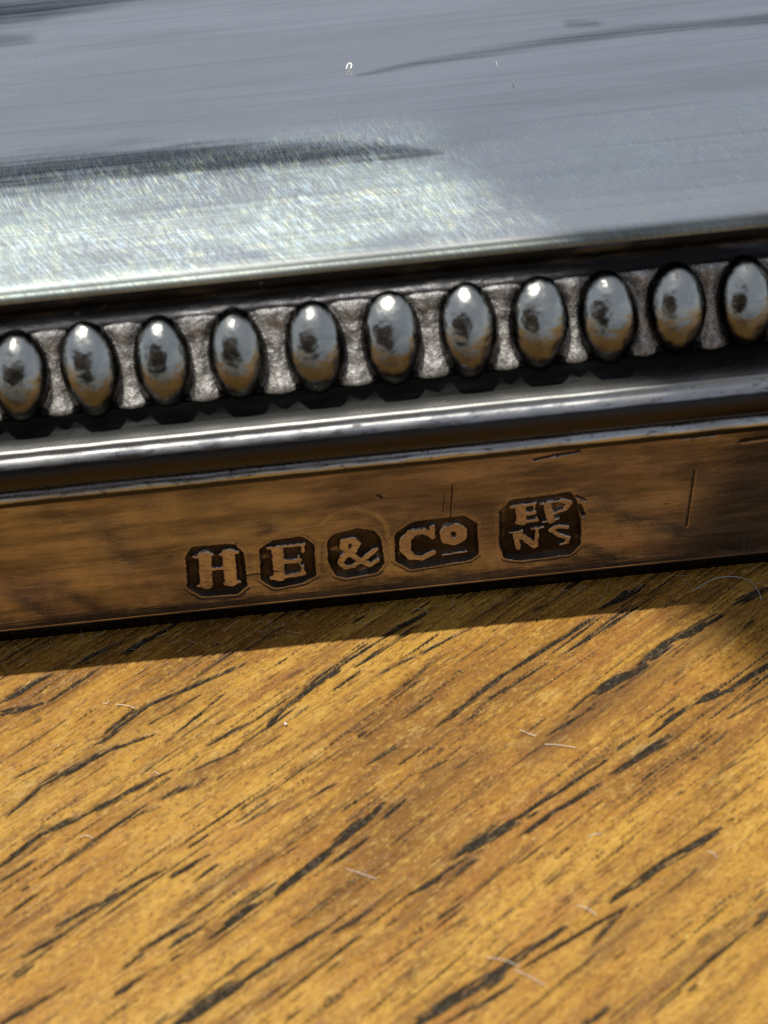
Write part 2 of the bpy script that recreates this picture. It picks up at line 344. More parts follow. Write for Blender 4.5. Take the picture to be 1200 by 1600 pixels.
def build_table():
    def axis(a, b, step, out, growth=1.35):
        core = np.arange(a, b+step/2, step)
        lo, hi, d = [], [], step
        p = a; 
        while p > -out: d *= growth; p -= d; lo.append(p)
        d = step; p = b
        while p < out: d *= growth; p += d; hi.append(p)
        return np.concatenate([lo[::-1], core, hi])
    xs = axis(-20, 22, .062, 420); ys = axis(-26.5, 1.5, .062, 420)
    X, Y = np.meshgrid(xs, ys)
    g = np.array([math.cos(GRAIN), math.sin(GRAIN)])
    A = X*g[0]+Y*g[1]; B = -X*g[1]+Y*g[0]
    pore = np.zeros_like(X); stain = np.zeros_like(X)
    wob = (fbm(A*.9, B*1.2)-.5)
    edge = fbm(A*1.3+40, B*8+9, 3); brk = fbm(A*.55+80, B*6+31, 3)
    def stroke(dst, a, b, hw, dep, rag=True):
        m = 2.5*hw+.4
        i0, i1 = np.searchsorted(ys, [min(a[1], b[1])-m, max(a[1], b[1])+m]); j0, j1 = np.searchsorted(xs, [min(a[0], b[0])-m, max(a[0], b[0])+m])
        if i1 <= i0 or j1 <= j0: return
        S = (slice(i0, i1), slice(j0, j1))
        Xs = X[S]+wob[S]*.035*g[1]*-1; Ys = Y[S]+wob[S]*.035*g[0]
        d, t = seg_dist(Xs, Ys, a, b)
        if rag:
            w = hw*(.65+.7*edge[S])*(.35+.9*np.sqrt(np.clip(np.minimum(t, 1-t)*3.5, 0, 1)))
            v = smooth(w-d, -.35*hw, .6*hw)*dep*smooth(brk[S], .06, .26)
        else:
            v = smooth(1-d/hw)*dep
        dst[S] = np.maximum(dst[S], v)
    for x0, y0, x1, y1, w, dp in PORES:
        a = on_table(x0, y0)[:2]; b = on_table(x1, y1)[:2]
        hw = w/2/PPM; d = b-a; L = np.hypot(*d); d = d/L; nrm = np.array([-d[1], d[0]])
        hw = min(hw, L*.10)
        e0, e1 = RNG.uniform(.05, .18)*L, RNG.uniform(.05, .18)*L                  # fine tapering tails
        stroke(pore, a-d*e0, b+d*e1, hw*.34+.017, dp*1.1)
        stroke(stain, a-d*e0*2, b+d*e1*2, hw*2.6+.10, .38*dp, False)
        for k in range(int(np.clip(round(w/2.6), 1, 6))):
            o = RNG.uniform(-1, 1)*hw; s0 = RNG.uniform(-.15, .45)*L; s1 = L*RNG.uniform(.55, 1.15)
            tilt = nrm*RNG.normal(0, .010)*L
            stroke(pore, a+d*s0+nrm*o, a+d*s1+nrm*o+tilt, hw*RNG.uniform(.16, .36)+.014, dp*RNG.uniform(.6, 1.1))
    for x0, y0, x1, y1, w, dp in STAINS:
        stroke(stain, on_table(x0, y0)[:2], on_table(x1, y1)[:2], w/PPM, dp, False)
    nrm = np.array([-g[1], g[0]])
    for i in range(640):                                     # hair-fine vessel lines: rows of dashes along the grain
        bb = RNG.uniform(-34, 14); p_ = RNG.uniform(-40, -10); wl = RNG.choice([.016, .022, .03, .045, .062], p=[.3, .3, .2, .14, .06]); dl = RNG.uniform(.25, .85); sl = RNG.normal(0, .015)
        while p_ < 40:
            L = RNG.exponential(1.6)+.25; q = g+nrm*sl
            c0 = q*p_+nrm*bb; c1 = q*(p_+L)+nrm*(bb+RNG.normal(0, .01))
            if -22 < (c0[0]+c1[0])/2 < 24 and -28 < (c0[1]+c1[1])/2 < 2.5:
                stroke(pore, c0, c1, wl*RNG.uniform(.7, 1.4), dl*RNG.uniform(.5, 1.1))
            p_ += L+RNG.exponential(3.2)+.3
    relief = (fbm(A*.5, B*2.6+3, 4)-.5)*.06 + (fbm(A*3, B*9, 2)-.5)*.012
    far = smooth(np.maximum(np.abs(X)-24, np.maximum(-28-Y, Y-4)), 0, 6)
    Z = relief*(1-far)-.05 - .13*pore
    Z = np.where(far > 0, Z*(1-far)-.05*far, Z)+TABLE_Z
    o = mesh_obj('table_top', np.stack([X, Y, Z], -1).reshape(-1, 3), grid_faces(len(ys), len(xs)), M['oak'], None, dict(pore=pore, stain=stain))
    tag(o, 'sunlit golden oak table top with dark open pores and slanting grain', 'table', kind='structure')
    return o
build_table()

# ------------------------------------------------------------------ the dish: profile in the plane across its edge (y inwards, z up)
def row_of(y, z):
    x = 0.0
    for _ in range(4): x -= (proj((x, y, z))[0]-600)/PPM
    return proj((x, y, z))[1]
def march(p, ang, row):
    d = np.array([math.cos(math.radians(ang)), math.sin(math.radians(ang))]); a, b = 0.0, 40.0
    for _ in range(50):
        m = (a+b)/2
        if row_of(*(p+d*m)) > row: a = m
        else: b = m
    return p+d*a
def arc(a, b, bulge, n=20):
    """points from a to b along a circular arc bulging to the left of a->b (outwards) by bulge*chord"""
    a, b = np.array(a), np.array(b); c = b-a; L = np.hypot(*c); nrm = np.array([-c[1], c[0]])/L
    h = bulge*L; R = (L*L/4+h*h)/(2*abs(h)); half = math.asin(min(1, L/2/R)); 
    if abs(h) > L/2: half = math.pi-half
    t = np.linspace(-half, half, n); mid = (a+b)/2; sg = np.sign(h)
    cen = mid+nrm*(h-sg*R)
    return np.array([cen + sg*R*(nrm*math.cos(q)) + R*(c/L)*math.sin(q) for q in t])
WALL_ANG = 93.0
P0 = np.array([0.0, 0.5])
P1 = march(P0, WALL_ANG, 733)          # top of the plain side wall
P2 = march(P1, 78, 703)                # top of the lower reed
P3 = march(P2, 55, 629)                # top of the upper reed
P4 = march(P3, 62, 597)                # foot of the bead channel
P5 = march(P4, 62, 463)                # head of the bead channel
P6 = march(P5, 66, 412)                # lip of the top plate
WALL_LEN = float(np.hypot(*(P1-P0)))

# plan of the dish: rounded rectangle, front edge along x at y=0, inwards = +y there
HALF, DEPTH, CR = 75.0, 110.0, 34.0
def plan():
    pts = []
    def add(p, n, s): pts.append((p[0], p[1], n[0], n[1]))
    x0, x1 = -HALF+CR, HALF-CR
    fx = np.concatenate([np.linspace(x0, -22, 8, endpoint=False), np.arange(-22, 24, .14), np.linspace(24, x1, 8)])
    for x in fx: pts.append((x, 0, 0, 1))
    def corner(cx, cy, a0):
        for t in np.linspace(0, 90, 40)[1:]:
            a = math.radians(a0+t); pts.append((cx+CR*math.cos(a), cy+CR*math.sin(a), -math.cos(a), -math.sin(a)))
    corner(x1, CR, -90)
    pts.append((HALF, DEPTH-CR, -1, 0)); corner(x1, DEPTH-CR, 0)
    pts.append((x0, DEPTH, 0, -1)); corner(x0, DEPTH-CR, 90)
    pts.append((-HALF, CR, 1, 0)); corner(x0, CR, 180)
    pts.pop()
    return np.array(pts)
PLAN = plan()
_seg = np.hypot(*(np.roll(PLAN[:, :2], -1, 0)-PLAN[:, :2]).T)
S_ARC = np.concatenate([[0], np.cumsum(_seg)[:-1]]); S_TOT = _seg.sum(); S_FRONT0 = PLAN[0, 0]     # x = s + S_FRONT0 on the front edge

# bead positions along the edge, the ones in view measured from the photograph
BEAD_MID = (P4+P5)/2
bead_px = [(26,590),(138,578),(252,563),(369,551),(492,540),(613,527),(733,513),(845,502),(953,491),(1062,480),(1171,470)]
def bead_x(px, py):
    c = hit(px, py, (0, BEAD_MID[0]-.5, BEAD_MID[1]+.5), (0, -1, 1)); return c[0]
BX = [bead_x(*p) for p in bead_px]
PITCH_MM = (BX[-1]-BX[0])/(len(BX)-1)
bs = [x-S_FRONT0 for x in BX]
n_more = int(round((S_TOT-(bs[-1]-bs[0]))/PITCH_MM))
gap = (S_TOT-(bs[-1]-bs[0]))/n_more
BEAD_S = bs+[(bs[-1]+gap*k) % S_TOT for k in range(1, n_more)]
BEAD_S = np.array(BEAD_S)

def sweep(name, prof, mat, parent, disp=None, attrs=None, rows_s=None, mask=None):
    prof = np.asarray(prof); m = len(PLAN)
    px, py, nx, ny = PLAN.T
    Y = np.repeat(prof[:, :1], m, 1); Zz = np.repeat(prof[:, 1:], m, 1)
    S = np.repeat(S_ARC[None], len(prof), 0)
    if disp is not None: dY, dZ = disp(prof, S); Y = Y+dY; Zz = Zz+dZ
    V = np.stack([px+nx*Y, py+ny*Y, Zz], -1).reshape(-1, 3)
    F = grid_faces(len(prof), m, True)
    if mask is not None: F = F[mask(F)]
    at = {k: f(prof, S) for k, f in (attrs or {}).items()}
    return mesh_obj(name, V, F, mat, parent, at)
def wobble(amp, fx=.35, seed=0.0):
    def f(prof, S):
        t = np.linspace(0, 1, len(prof))[:, None]
        n = (fbm(S*fx+seed, t*2+seed, 3)-.5)*2*amp*np.sin(np.pi*np.clip(t, .0, 1))**.5
        return -n*.7, n*.7
    return f

dish = bpy.data.objects.new('silver_dish', None); COL.objects.link(dish)
dish.empty_display_size = .01
tag(dish, 'silver plated dish with beaded rim and stamped side wall resting on oak', 'dish')

# side wall away from the stamped stretch, with a small rounded foot edge
GX0, GX1 = -21.0, 23.0
foot = arc(P0+np.array([.16, -.10]), P0+np.array([0, .12])+0*P1, .28, 6)
wdir = (P1-P0)/WALL_LEN
wstart = P0+wdir*.12
sweep('foot_edge', np.concatenate([[[.55, .38]], arc((.18, .40), wstart, .30, 8)]), M['wall'], dish, wobble(.02, .8, 3),
      dict(recess=lambda p, S: np.repeat(np.array([1.0]+[.0]*8)[:, None], S.shape[1], 1), halo=lambda p, S: np.repeat(np.array([0.0]+[.6]*8)[:, None], S.shape[1], 1)))
sweep('foot_ring', np.array([[.5, .39], [.62, TABLE_Z-.06], [3.0, TABLE_Z-.06], [3.0, .39]]), M['tarnish_shade'], dish)  # dark metal close to the edge stands in for shade in the gap
front = np.zeros(len(PLAN), bool); front[(PLAN[:, 1] == 0) & (PLAN[:, 0] > GX0-.01) & (PLAN[:, 0] < GX1+.01)] = True
fi = np.where(front)[0]; GX0, GX1 = PLAN[fi[0], 0], PLAN[fi[-1], 0]
def not_front(F):
    c = F % len(PLAN); return ~((c >= fi[0]) & (c <= fi[-1])).all(1)
zero = lambda p, S: np.zeros_like(S)
sweep('side_wall', np.array([wstart+(P1-wstart)*t for t in np.linspace(0, 1, 6)]), M['wall'], dish, None, dict(recess=zero, halo=zero), mask=not_front)

# ---- stamped stretch of the wall: real relief
WN = np.array([0, -wdir[1], wdir[0]])                   # outward normal of the wall
def on_wall(x, y):
    p = hit(x, y, (0, P0[0], P0[1]), WN); return p[0], (p[1]-P0[0])*wdir[0]+(p[2]-P0[1])*wdir[1]
def A4(x, y): return on_wall(260+.3*x, 740+.3*y)
def A5(x, y): return on_wall(580+.3*x, 720+.3*y)
HW = .3/PPM                                             # crop pixel in mm
STAMPS = [
 ('H', A4, [(135,385),(350,368),(395,410),(412,590),(370,622),(185,635),(118,600),(105,430)],
  {'H': [[(200,432),(208,588),33],[(150,442),(236,429),15],[(168,592),(236,583),13],[(322,420),(338,572),33],[(285,427),(366,415),15],[(306,582),(380,570),13],[(230,505),(310,500),15]]}),
 ('E', A4, [(555,350),(705,330),(755,365),(765,500),(770,530),(715,560),(560,590),(500,555),(490,390)],
  {'E': [[(578,400),(590,548),30],[(530,393),(714,375),14],[(708,376),(712,410),13],[(590,468),(690,458),20],[(690,432),(694,480),9],[(550,551),(714,527),18],[(708,492),(714,525),13]]}),
 ('ampersand', A4, [(870,320),(1000,288),(1080,300),(1110,340),(1130,470),(1100,510),(930,540),(890,530),(850,470),(845,350)],
  {'&': [[(925,392),(930,360),24],[(930,360),(965,352),24],[(965,352),(992,372),24],[(992,372),(975,408),22],[(975,408),(925,440),22],[(925,440),(908,472),20],[(908,472),(930,497),18],
         [(930,497),(975,488),18],[(975,488),(1030,450),18],[(1030,450),(1090,402),19],[(935,405),(1010,462),20],[(1010,462),(1060,482),20],[(1060,482),(1098,460),18]]}),
 ('Co', A5, [(215,320),(490,290),(545,325),(550,490),(520,510),(200,560),(130,525),(128,380)],
  {'C': [[(318,352),(322,405),17],[(312,392),(270,372),20],[(270,372),(215,382),24],[(215,382),(178,420),28],[(178,420),(178,470),30],[(178,470),(212,508),26],[(212,508),(265,512),22],[(265,512),(318,485),22]],
   'o': [[(405,360),(440,350),26],[(440,350),(472,372),28],[(472,372),(472,408),28],[(472,408),(435,430),26],[(435,430),(392,418),26],[(392,418),(385,382),28],[(385,382),(405,360),26]],
   'underline': [[(375,495),(495,477),11]]}),
 ('EPNS', A5, [(730,205),(900,188),(1040,165),(1060,200),(1085,330),(1085,440),(1040,480),(780,515),(700,510),(672,450),(670,260)],
  {'E': [[(735,250),(855,232),14],[(778,250),(786,325),27],[(762,330),(868,315),14],[(800,287),(846,277),18],[(855,235),(850,260),9],[(862,300),(868,315),9]],
   'P': [[(918,235),(938,320),22],[(888,234),(1000,216),11],[(990,218),(1036,226),16],[(1036,226),(1015,258),15],[(1015,258),(955,280),14],[(896,326),(978,310),9]],
   'N': [[(752,388),(768,460),17],[(727,382),(785,372),11],[(770,388),(850,450),20],[(866,365),(862,450),13],[(838,363),(896,354),10]],
   'S': [[(1020,352),(968,348),16],[(968,348),(938,368),16],[(938,368),(975,392),17],[(975,392),(1025,408),17],[(1025,408),(1020,432),15],[(1020,432),(990,440),12]]}),
]
GROOVES = [(707,758,704,807,1.6,.07),(694,772,692,800,1.2,.03),(1086,735,1080,776,1.5,.06),(1080,776,1073,823,1.5,.06),(835,719,868,712,4,.05),(868,712,905,706,4.5,.06),
           (1065,686,1120,680,2.5,.05),(1160,690,1200,684,5,.05),(905,790,912,805,4,.10),(900,775,915,783,3,.08),(906,812,900,832,2,.07),(590,775,596,778,4,.05),(380,900,470,890,1.2,.03)]
def build_stamped_wall():
    us = np.linspace(GX0, GX1, 1020); v0 = .12; vs = np.linspace(v0, WALL_LEN, 184)
    U, Vv = np.meshgrid(us, vs)
    hgt = (fbm(U*.25, Vv*.9, 4)-.5)*.035*smooth(Vv, .1, .6)*smooth(WALL_LEN-Vv, 0, .5)
    recess = np.zeros_like(U); halo = np.zeros_like(U); owner = np.zeros(U.shape, int); specs = []
    rag = (fbm(U*7, Vv*7+50, 3)-.5)*.09
    for si, (nm, A, poly, letters) in enumerate(STAMPS):
        P = np.array([A(*p) for p in poly])
        lo, hi = P.min(0)-.35, P.max(0)+.35
        j0, j1 = np.searchsorted(us, [lo[0], hi[0]]); i0, i1 = np.searchsorted(vs, [lo[1], hi[1]]); i0 = max(i0, 1)
        S = (slice(i0, i1), slice(j0, j1)); x, y = U[S], Vv[S]
        cen = P.mean(0); rr_ = .26; P = cen+(P-cen)*(1-rr_/(np.abs(P-cen).max(0)+.08))
        d = np.full(x.shape, 9.0); inside = np.zeros(x.shape, bool)
        for k in range(len(P)):
            a, b = P[k], P[(k+1) % len(P)]
            d = np.minimum(d, seg_dist(x, y, a, b)[0])
            with np.errstate(divide='ignore', invalid='ignore'):
                inside ^= ((a[1] > y) != (b[1] > y)) & (x < (b[0]-a[0])*(y-a[1])/(b[1]-a[1]+1e-12)+a[0])
        sd = np.where(inside, d, -d)+rr_+rag[S]*.8
        pit = smooth(sd, -.06, .15); lip = np.exp(-((sd+.10)/.10)**2)*.03
        let = np.zeros_like(x); let2 = np.zeros_like(x); lid = np.zeros(x.shape, int)
        for li, (ln, segs) in enumerate(letters.items()):
            L = np.zeros_like(x)
            for a, b, hw in segs:
                q = seg_dist(x, y, A(*a), A(*b))[0]
                L = np.maximum(L, smooth(hw*HW*1.2-q+rag[S]*.7, -.06, .09)); let2 = np.maximum(let2, smooth(hw*HW*1.2-q+rag[S]*.7, -.01, .08))
            specs.append((si, li, ln)); lid = np.where(L > np.maximum(let, .5), li+1, lid); let = np.maximum(let, L)
        dep = .19
        if si == 4: let = let*(1-.45*smooth(y, P[:, 1].mean()+.5, P[:, 1].max())*fbm(x*2, y*2, 2)); pit = pit*(1-.35*smooth(x+y*.6, P[:, 0].max()+P[:, 1].max()*.6-1.6, P[:, 0].max()+P[:, 1].max()*.6))
        wear = .62+.9*(fbm(x*1.3+si*9, y*1.3, 2)-.5)
        hgt[S] += lip - dep*pit*(.75+.5*fbm(x*.8+si*5, y*.8, 2))*(1-let*(.72+.35*fbm(x*1.6+si*3, y*1.6+9, 3))) - .02*let*pit*fbm(x*5, y*5, 2)
        recess[S] = np.maximum(recess[S], smooth(sd, -.09, .01)*(1-let2)*wear*1.35)
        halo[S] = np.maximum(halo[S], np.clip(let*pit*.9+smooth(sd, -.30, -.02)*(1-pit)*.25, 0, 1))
        own = np.where(sd > -.12, 100*(si+1)+lid, 0); owner[S] = np.where(own > 0, own, owner[S])
    for x0, y0, x1, y1, w, dp in GROOVES:
        q = seg_dist(U, Vv, on_wall(x0, y0), on_wall(x1, y1))[0]+rag*.3
        k = smooth(1-q/(w/PPM*1.3)); hgt -= dp*k*1.2; recess = np.maximum(recess, k*.9)
    # burr thrown up in an arch above the ampersand stamp
    arch = [A4(525,330), A4(640,290), A4(800,270), A4(860,210), A4(980,180), A4(1100,205), A4(1150,260), A4(1160,330)]
    q = np.full(U.shape, 9.0)
    for a, b in zip(arch, arch[1:]): q = np.minimum(q, seg_dist(U, Vv, a, b)[0])
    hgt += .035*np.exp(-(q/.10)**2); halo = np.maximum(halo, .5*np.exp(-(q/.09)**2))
    V3 = np.stack([U, P0[0]+Vv*wdir[0]+hgt*WN[1], P0[1]+Vv*wdir[1]+hgt*WN[2]], -1).reshape(-1, 3)
    F = grid_faces(len(vs), len(us)); ow = owner.ravel()[F].max(1)
    rec, hal = recess.ravel(), halo.ravel()
    def cut(name, sel, parent):
        f = F[sel]; ids, inv = np.unique(f, return_inverse=True)
        return mesh_obj(name, V3[ids], inv.reshape(f.shape), M['wall'], parent, dict(recess=rec[ids], halo=hal[ids]))
    cut('stamped_wall', ow == 0, dish)
    lab = {'H': 'dark eight-sided stamp with raised letter H', 'E': 'dark eight-sided stamp with raised letter E', 'ampersand': 'dark stamp with raised ampersand',
           'Co': 'wide dark stamp with raised letters C and small underlined o', 'EPNS': 'large square dark stamp with raised letters EP over NS'}
    for si, (nm, _, _, letters) in enumerate(STAMPS):
        st = cut('hallmark_stamp', ow == 100*(si+1), dish); st['label'] = lab[nm]
        for li, ln in enumerate(letters):
            sel = ow == 100*(si+1)+li+1
            if sel.any():
                c = cut('ampersand' if ln == '&' else 'underline' if ln == 'underline' else 'letter', sel, st)
                if len(ln) == 1 and ln != '&': c['label'] = 'raised letter '+ln
build_stamped_wall()

# ---- reeds, groove, bead channel, cove, top plate
reed_shade = lambda c, w, du=2.0: dict(reed_shade=lambda p, S: np.repeat(smooth(np.linspace(0, 1, len(p)), c+w, c-w)[:, None], S.shape[1], 1), dull=lambda p, S: np.repeat(smooth(np.linspace(0, 1, len(p)), du, du+.12)[:, None], S.shape[1], 1))  # darkens reed undersides in colour, for the shaded oak they mirror
sweep('lower_reed', arc(P1, P2, .36, 18), M['polish'], dish, wobble(.035, .5, 1), reed_shade(.48, .14))
CREST = march(P2, 92, 655)
sweep('upper_reed', np.concatenate([arc(P2, CREST, .36, 18), arc(CREST, CREST+np.array([.24, .17]), .25, 6)[1:], arc(CREST+np.array([.24, .17]), P3, .10, 10)[1:]]), M['polish'], dish, wobble(.05, .4, 6), reed_shade(.43, .06, .50))
g_mid = P3+(P4-P3)*.5+np.array([.5, -.30])
sweep('groove', np.concatenate([arc(P3, P4, -.22, 10)]), M['groove'], dish, wobble(.06, .6, 12))  # tarnish blackened in colour to keep sun patches out of the groove

def bead_phase(S):
    b = np.sort(BEAD_S); b = np.concatenate([[b[-1]-S_TOT], b, [b[0]+S_TOT]])
    k = np.clip(np.searchsorted(b, S), 1, len(b)-1)
    return np.minimum(np.abs(S-b[k-1]), np.abs(b[k]-S))                  # distance to nearest bead
chn = np.array([-math.sin(math.radians(62)), math.cos(math.radians(62))])  # outward normal of the channel
BEAD_A, BEAD_B, BEAD_H = 1.25, 1.96, 1.15
def chan_t(prof): 
    d = np.cumsum(np.concatenate([[0], np.hypot(*np.diff(prof, axis=0).T)])); return d/d[-1]
def chan_disp(prof, S):
    t = chan_t(prof)[:, None]; ph = bead_phase(S)
    r = np.sqrt((ph/BEAD_A)**2+((t-.5)*2*1.02)**2)                      # 1 on the bead's outline
    web = smooth(ph, .75, 1.65)
    ends = np.abs(t-.5)*2
    n = -.16*np.exp(-((r-1.0)/.10)**2) + web*(.06+.24*smooth(ends, .45, .85)) - .14*smooth(ends, .93, 1.0)
    n = n + (fbm(S*1.7, t*6, 4)-.5)*.22*smooth(ends, 1.0, .9)
    return n*chn[0], n*chn[1]
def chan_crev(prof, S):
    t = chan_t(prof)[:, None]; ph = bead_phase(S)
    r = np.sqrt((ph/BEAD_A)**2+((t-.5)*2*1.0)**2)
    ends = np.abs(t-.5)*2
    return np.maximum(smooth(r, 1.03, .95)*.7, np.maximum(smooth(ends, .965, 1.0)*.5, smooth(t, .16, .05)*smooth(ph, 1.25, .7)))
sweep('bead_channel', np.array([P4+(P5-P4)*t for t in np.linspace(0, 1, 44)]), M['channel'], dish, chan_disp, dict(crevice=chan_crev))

c1 = P5+(P6-P5)*.55+np.array([.25, -.1])
sweep('cove', np.concatenate([arc(P5, c1, -.20, 10), arc(c1, P6-np.array([0, .12]), .12, 8)[1:]]), M['tarnish_shade'], dish, wobble(.05, .5, 21))  # cove colour holds tarnish plus the dark surroundings it would mirror

LIP = arc(P6-np.array([0, .12]), P6+np.array([.35, .16]), .25, 8)
p = LIP[-1].copy(); prof = [p.copy()]
slope = 10.5
while row_of(*p) > 232:
    step = .15; p = p+step*np.array([math.cos(math.radians(slope)), math.sin(math.radians(slope))]); prof.append(p.copy()); slope = max(1.5, slope-.111)
TOPZ = None
for q in np.linspace(.15, 12, 80): prof.append(p+np.array([q, q*math.tan(math.radians(2.0))*math.exp(-q/6)]))
prof = np.concatenate([LIP, np.array(prof)[1:]])
TOPZ = prof[-1, 1]
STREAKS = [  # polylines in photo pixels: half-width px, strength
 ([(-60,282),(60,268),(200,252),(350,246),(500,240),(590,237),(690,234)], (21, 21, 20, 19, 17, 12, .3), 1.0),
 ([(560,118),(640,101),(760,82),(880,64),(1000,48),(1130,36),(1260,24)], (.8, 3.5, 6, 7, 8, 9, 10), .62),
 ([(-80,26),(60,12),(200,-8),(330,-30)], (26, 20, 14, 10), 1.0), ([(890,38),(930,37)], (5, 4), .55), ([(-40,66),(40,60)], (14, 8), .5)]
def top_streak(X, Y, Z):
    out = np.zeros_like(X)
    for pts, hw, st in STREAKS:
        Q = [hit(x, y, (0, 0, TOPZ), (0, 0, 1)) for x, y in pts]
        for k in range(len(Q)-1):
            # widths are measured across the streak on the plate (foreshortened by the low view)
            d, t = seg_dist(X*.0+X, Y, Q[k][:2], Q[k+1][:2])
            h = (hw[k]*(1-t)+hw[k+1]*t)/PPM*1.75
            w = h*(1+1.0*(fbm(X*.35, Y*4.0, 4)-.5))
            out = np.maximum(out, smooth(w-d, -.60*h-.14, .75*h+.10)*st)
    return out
WEAR_Y = float(hit(400, 238, (0, 0, TOPZ), (0, 0, 1))[1])
def build_top():
    m = len(PLAN); px, py, nx, ny = PLAN.T
    # the rim of the plate is swept; further in, the plate is a fine sheet so that streaks keep their outline
    n = len(prof)
    S = np.repeat(S_ARC[None], n, 0)
    Yp = np.repeat(prof[:, :1], m, 1); Zp = np.repeat(prof[:, 1:], m, 1)
    Zp = Zp+(fbm(S*.12, Yp*.2, 3)-.5)*.10*smooth(Yp-prof[0, 0], .2, 3)
    V = np.stack([px+nx*Yp, py+ny*Yp, Zp], -1)
    wear = np.repeat((smooth(prof[:, 0], WEAR_Y+2.2, WEAR_Y-1.2)*.93+.07)[:, None], m, 1)*(.45+1.0*fbm(V[..., 0]*.10+3, V[..., 1]*.25, 3))*(1.25-.45*smooth(V[..., 0], -18, 10))  # scratch wear, also weighted leftwards to brighten the glare there
    lip = np.repeat(smooth(prof[:, 0], LIP[-1, 0]+.5, LIP[-1, 0]-.1)[:, None], m, 1)
    V = V.reshape(-1, 3); F = grid_faces(n, m, True)
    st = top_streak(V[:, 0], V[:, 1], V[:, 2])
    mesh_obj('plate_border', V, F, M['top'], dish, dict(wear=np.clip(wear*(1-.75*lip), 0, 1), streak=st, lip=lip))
    # inner sheet: loops shrinking towards the middle line
    last = V.reshape(n, m, 3)[-1]
    cen = np.array([0, DEPTH/2]); loops = []; 
    y_in = prof[-1, 0]
    off = np.concatenate([[0], np.linspace(.15, 18, 120)])
    lim = CR-y_in-.5
    base = last.copy(); rows = [base]
    for o in off[1:]:
        yy = y_in+o
        if yy < CR-.3: rows.append(np.stack([px+nx*yy, py+ny*yy, base[:, 2]*0+TOPZ+(base[:, 2]-TOPZ)*math.exp(-o/2)], -1))
    V2 = np.concatenate(rows); nr = len(rows)
    F2 = [tuple(f) for f in grid_faces(nr, m, True)]+[tuple(range((nr-1)*m, nr*m))]
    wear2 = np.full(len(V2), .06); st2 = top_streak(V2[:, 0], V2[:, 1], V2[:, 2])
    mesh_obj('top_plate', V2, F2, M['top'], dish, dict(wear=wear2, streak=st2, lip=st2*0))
build_top()

# ---- beads: one part each
def bead_mesh(seed):
    r = np.random.default_rng(seed); nu, nv = 36, 22
    th = np.linspace(0, 2*np.pi, nu, endpoint=False); ph = np.linspace(0, 1, nv)
    a, b, e = BEAD_A*r.uniform(.96, 1.03), BEAD_B*r.uniform(.96, 1.03), r.uniform(-.06, .06)
    verts = []
    for q in ph[:-1]:
        lat = -.28+q*(math.pi/2+.28); c, z = math.cos(lat), math.sin(lat)
        k = 1+.035*(vnoise(np.cos(th)*1.4+seed*3+5, np.sin(th)*1.4+z*2+7)-.5)*2
        X = a*c**.95*np.cos(th)*k*(1-e*np.sin(th)); Y = b*c**.95*np.sin(th)*k; Z = BEAD_H*z*np.ones_like(th)
        verts.append(np.stack([X, Y, Z], -1))
    V = np.concatenate(verts+[[[0, 0, BEAD_H]]]); F = [tuple(f) for f in grid_faces(nv-1, nu, True)]; base = (nv-2)*nu
    F += [(base+i, base+(i+1) % nu, len(V)-1) for i in range(nu)]
    return V, F
protos = []
for k in range(6):
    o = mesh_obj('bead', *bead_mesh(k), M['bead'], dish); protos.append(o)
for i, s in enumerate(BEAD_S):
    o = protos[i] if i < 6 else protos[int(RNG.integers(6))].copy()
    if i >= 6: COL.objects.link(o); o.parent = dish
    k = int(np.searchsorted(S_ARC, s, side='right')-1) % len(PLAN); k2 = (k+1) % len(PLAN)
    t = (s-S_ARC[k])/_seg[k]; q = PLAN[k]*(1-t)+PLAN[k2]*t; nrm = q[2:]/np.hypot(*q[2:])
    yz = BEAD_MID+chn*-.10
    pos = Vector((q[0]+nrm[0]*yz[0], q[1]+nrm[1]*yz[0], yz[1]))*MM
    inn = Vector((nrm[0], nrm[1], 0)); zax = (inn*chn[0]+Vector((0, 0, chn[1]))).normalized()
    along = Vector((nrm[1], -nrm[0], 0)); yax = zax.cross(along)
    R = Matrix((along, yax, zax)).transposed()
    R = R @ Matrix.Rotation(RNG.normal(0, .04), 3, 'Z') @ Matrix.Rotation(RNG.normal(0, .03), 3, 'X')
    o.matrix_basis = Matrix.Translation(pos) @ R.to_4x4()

# ------------------------------------------------------------------ lint and dust
def tube(pts, r, n=5):
    pts = np.asarray(pts, float); V, F = [], []
    for i, p_ in enumerate(pts):
        d = pts[min(i+1, len(pts)-1)]-pts[max(i-1, 0)]; d /= np.linalg.norm(d)+1e-9
        a = np.cross(d, (0.3, .2, 1.0)); a /= np.linalg.norm(a); b = np.cross(d, a)
        rr = r*(.55 if i in (0, len(pts)-1) else 1)
        V += [p_+rr*(a*math.cos(t)+b*math.sin(t)) for t in np.linspace(0, 2*np.pi, n, endpoint=False)]
    F = [tuple(int(q) for q in f) for f in grid_faces(len(pts), n, True)]
    F += [tuple(range(n))[::-1], tuple(range((len(pts)-1)*n, len(pts)*n))]
    return V, F
def fibre_px(px, z, r, mat, name, label, cat, group=None, lift=.04):
    pts = []
    for i, (x, y) in enumerate(px): pts.append(on_table(x, y, z+lift*(1+math.sin(i*1.7))))
    # smooth the polyline
    P = np.array(pts)
    for _ in range(2):
        Q = [P[0]]
        for a, b in zip(P, P[1:]): Q += [a*.75+b*.25, a*.25+b*.75]
        P = np.array(Q+[P[-1]])
    o = mesh_obj(name, *tube(P, r), mat); return tag(o, label, cat, group)
fibre_px([(541,108),(543,101),(547,98),(550,101),(548,107)], TOPZ-TABLE_Z+.12, .04, M['lint'], 'lint_fibre', 'tiny hooked white lint fibre on the silver top plate', 'fibre')
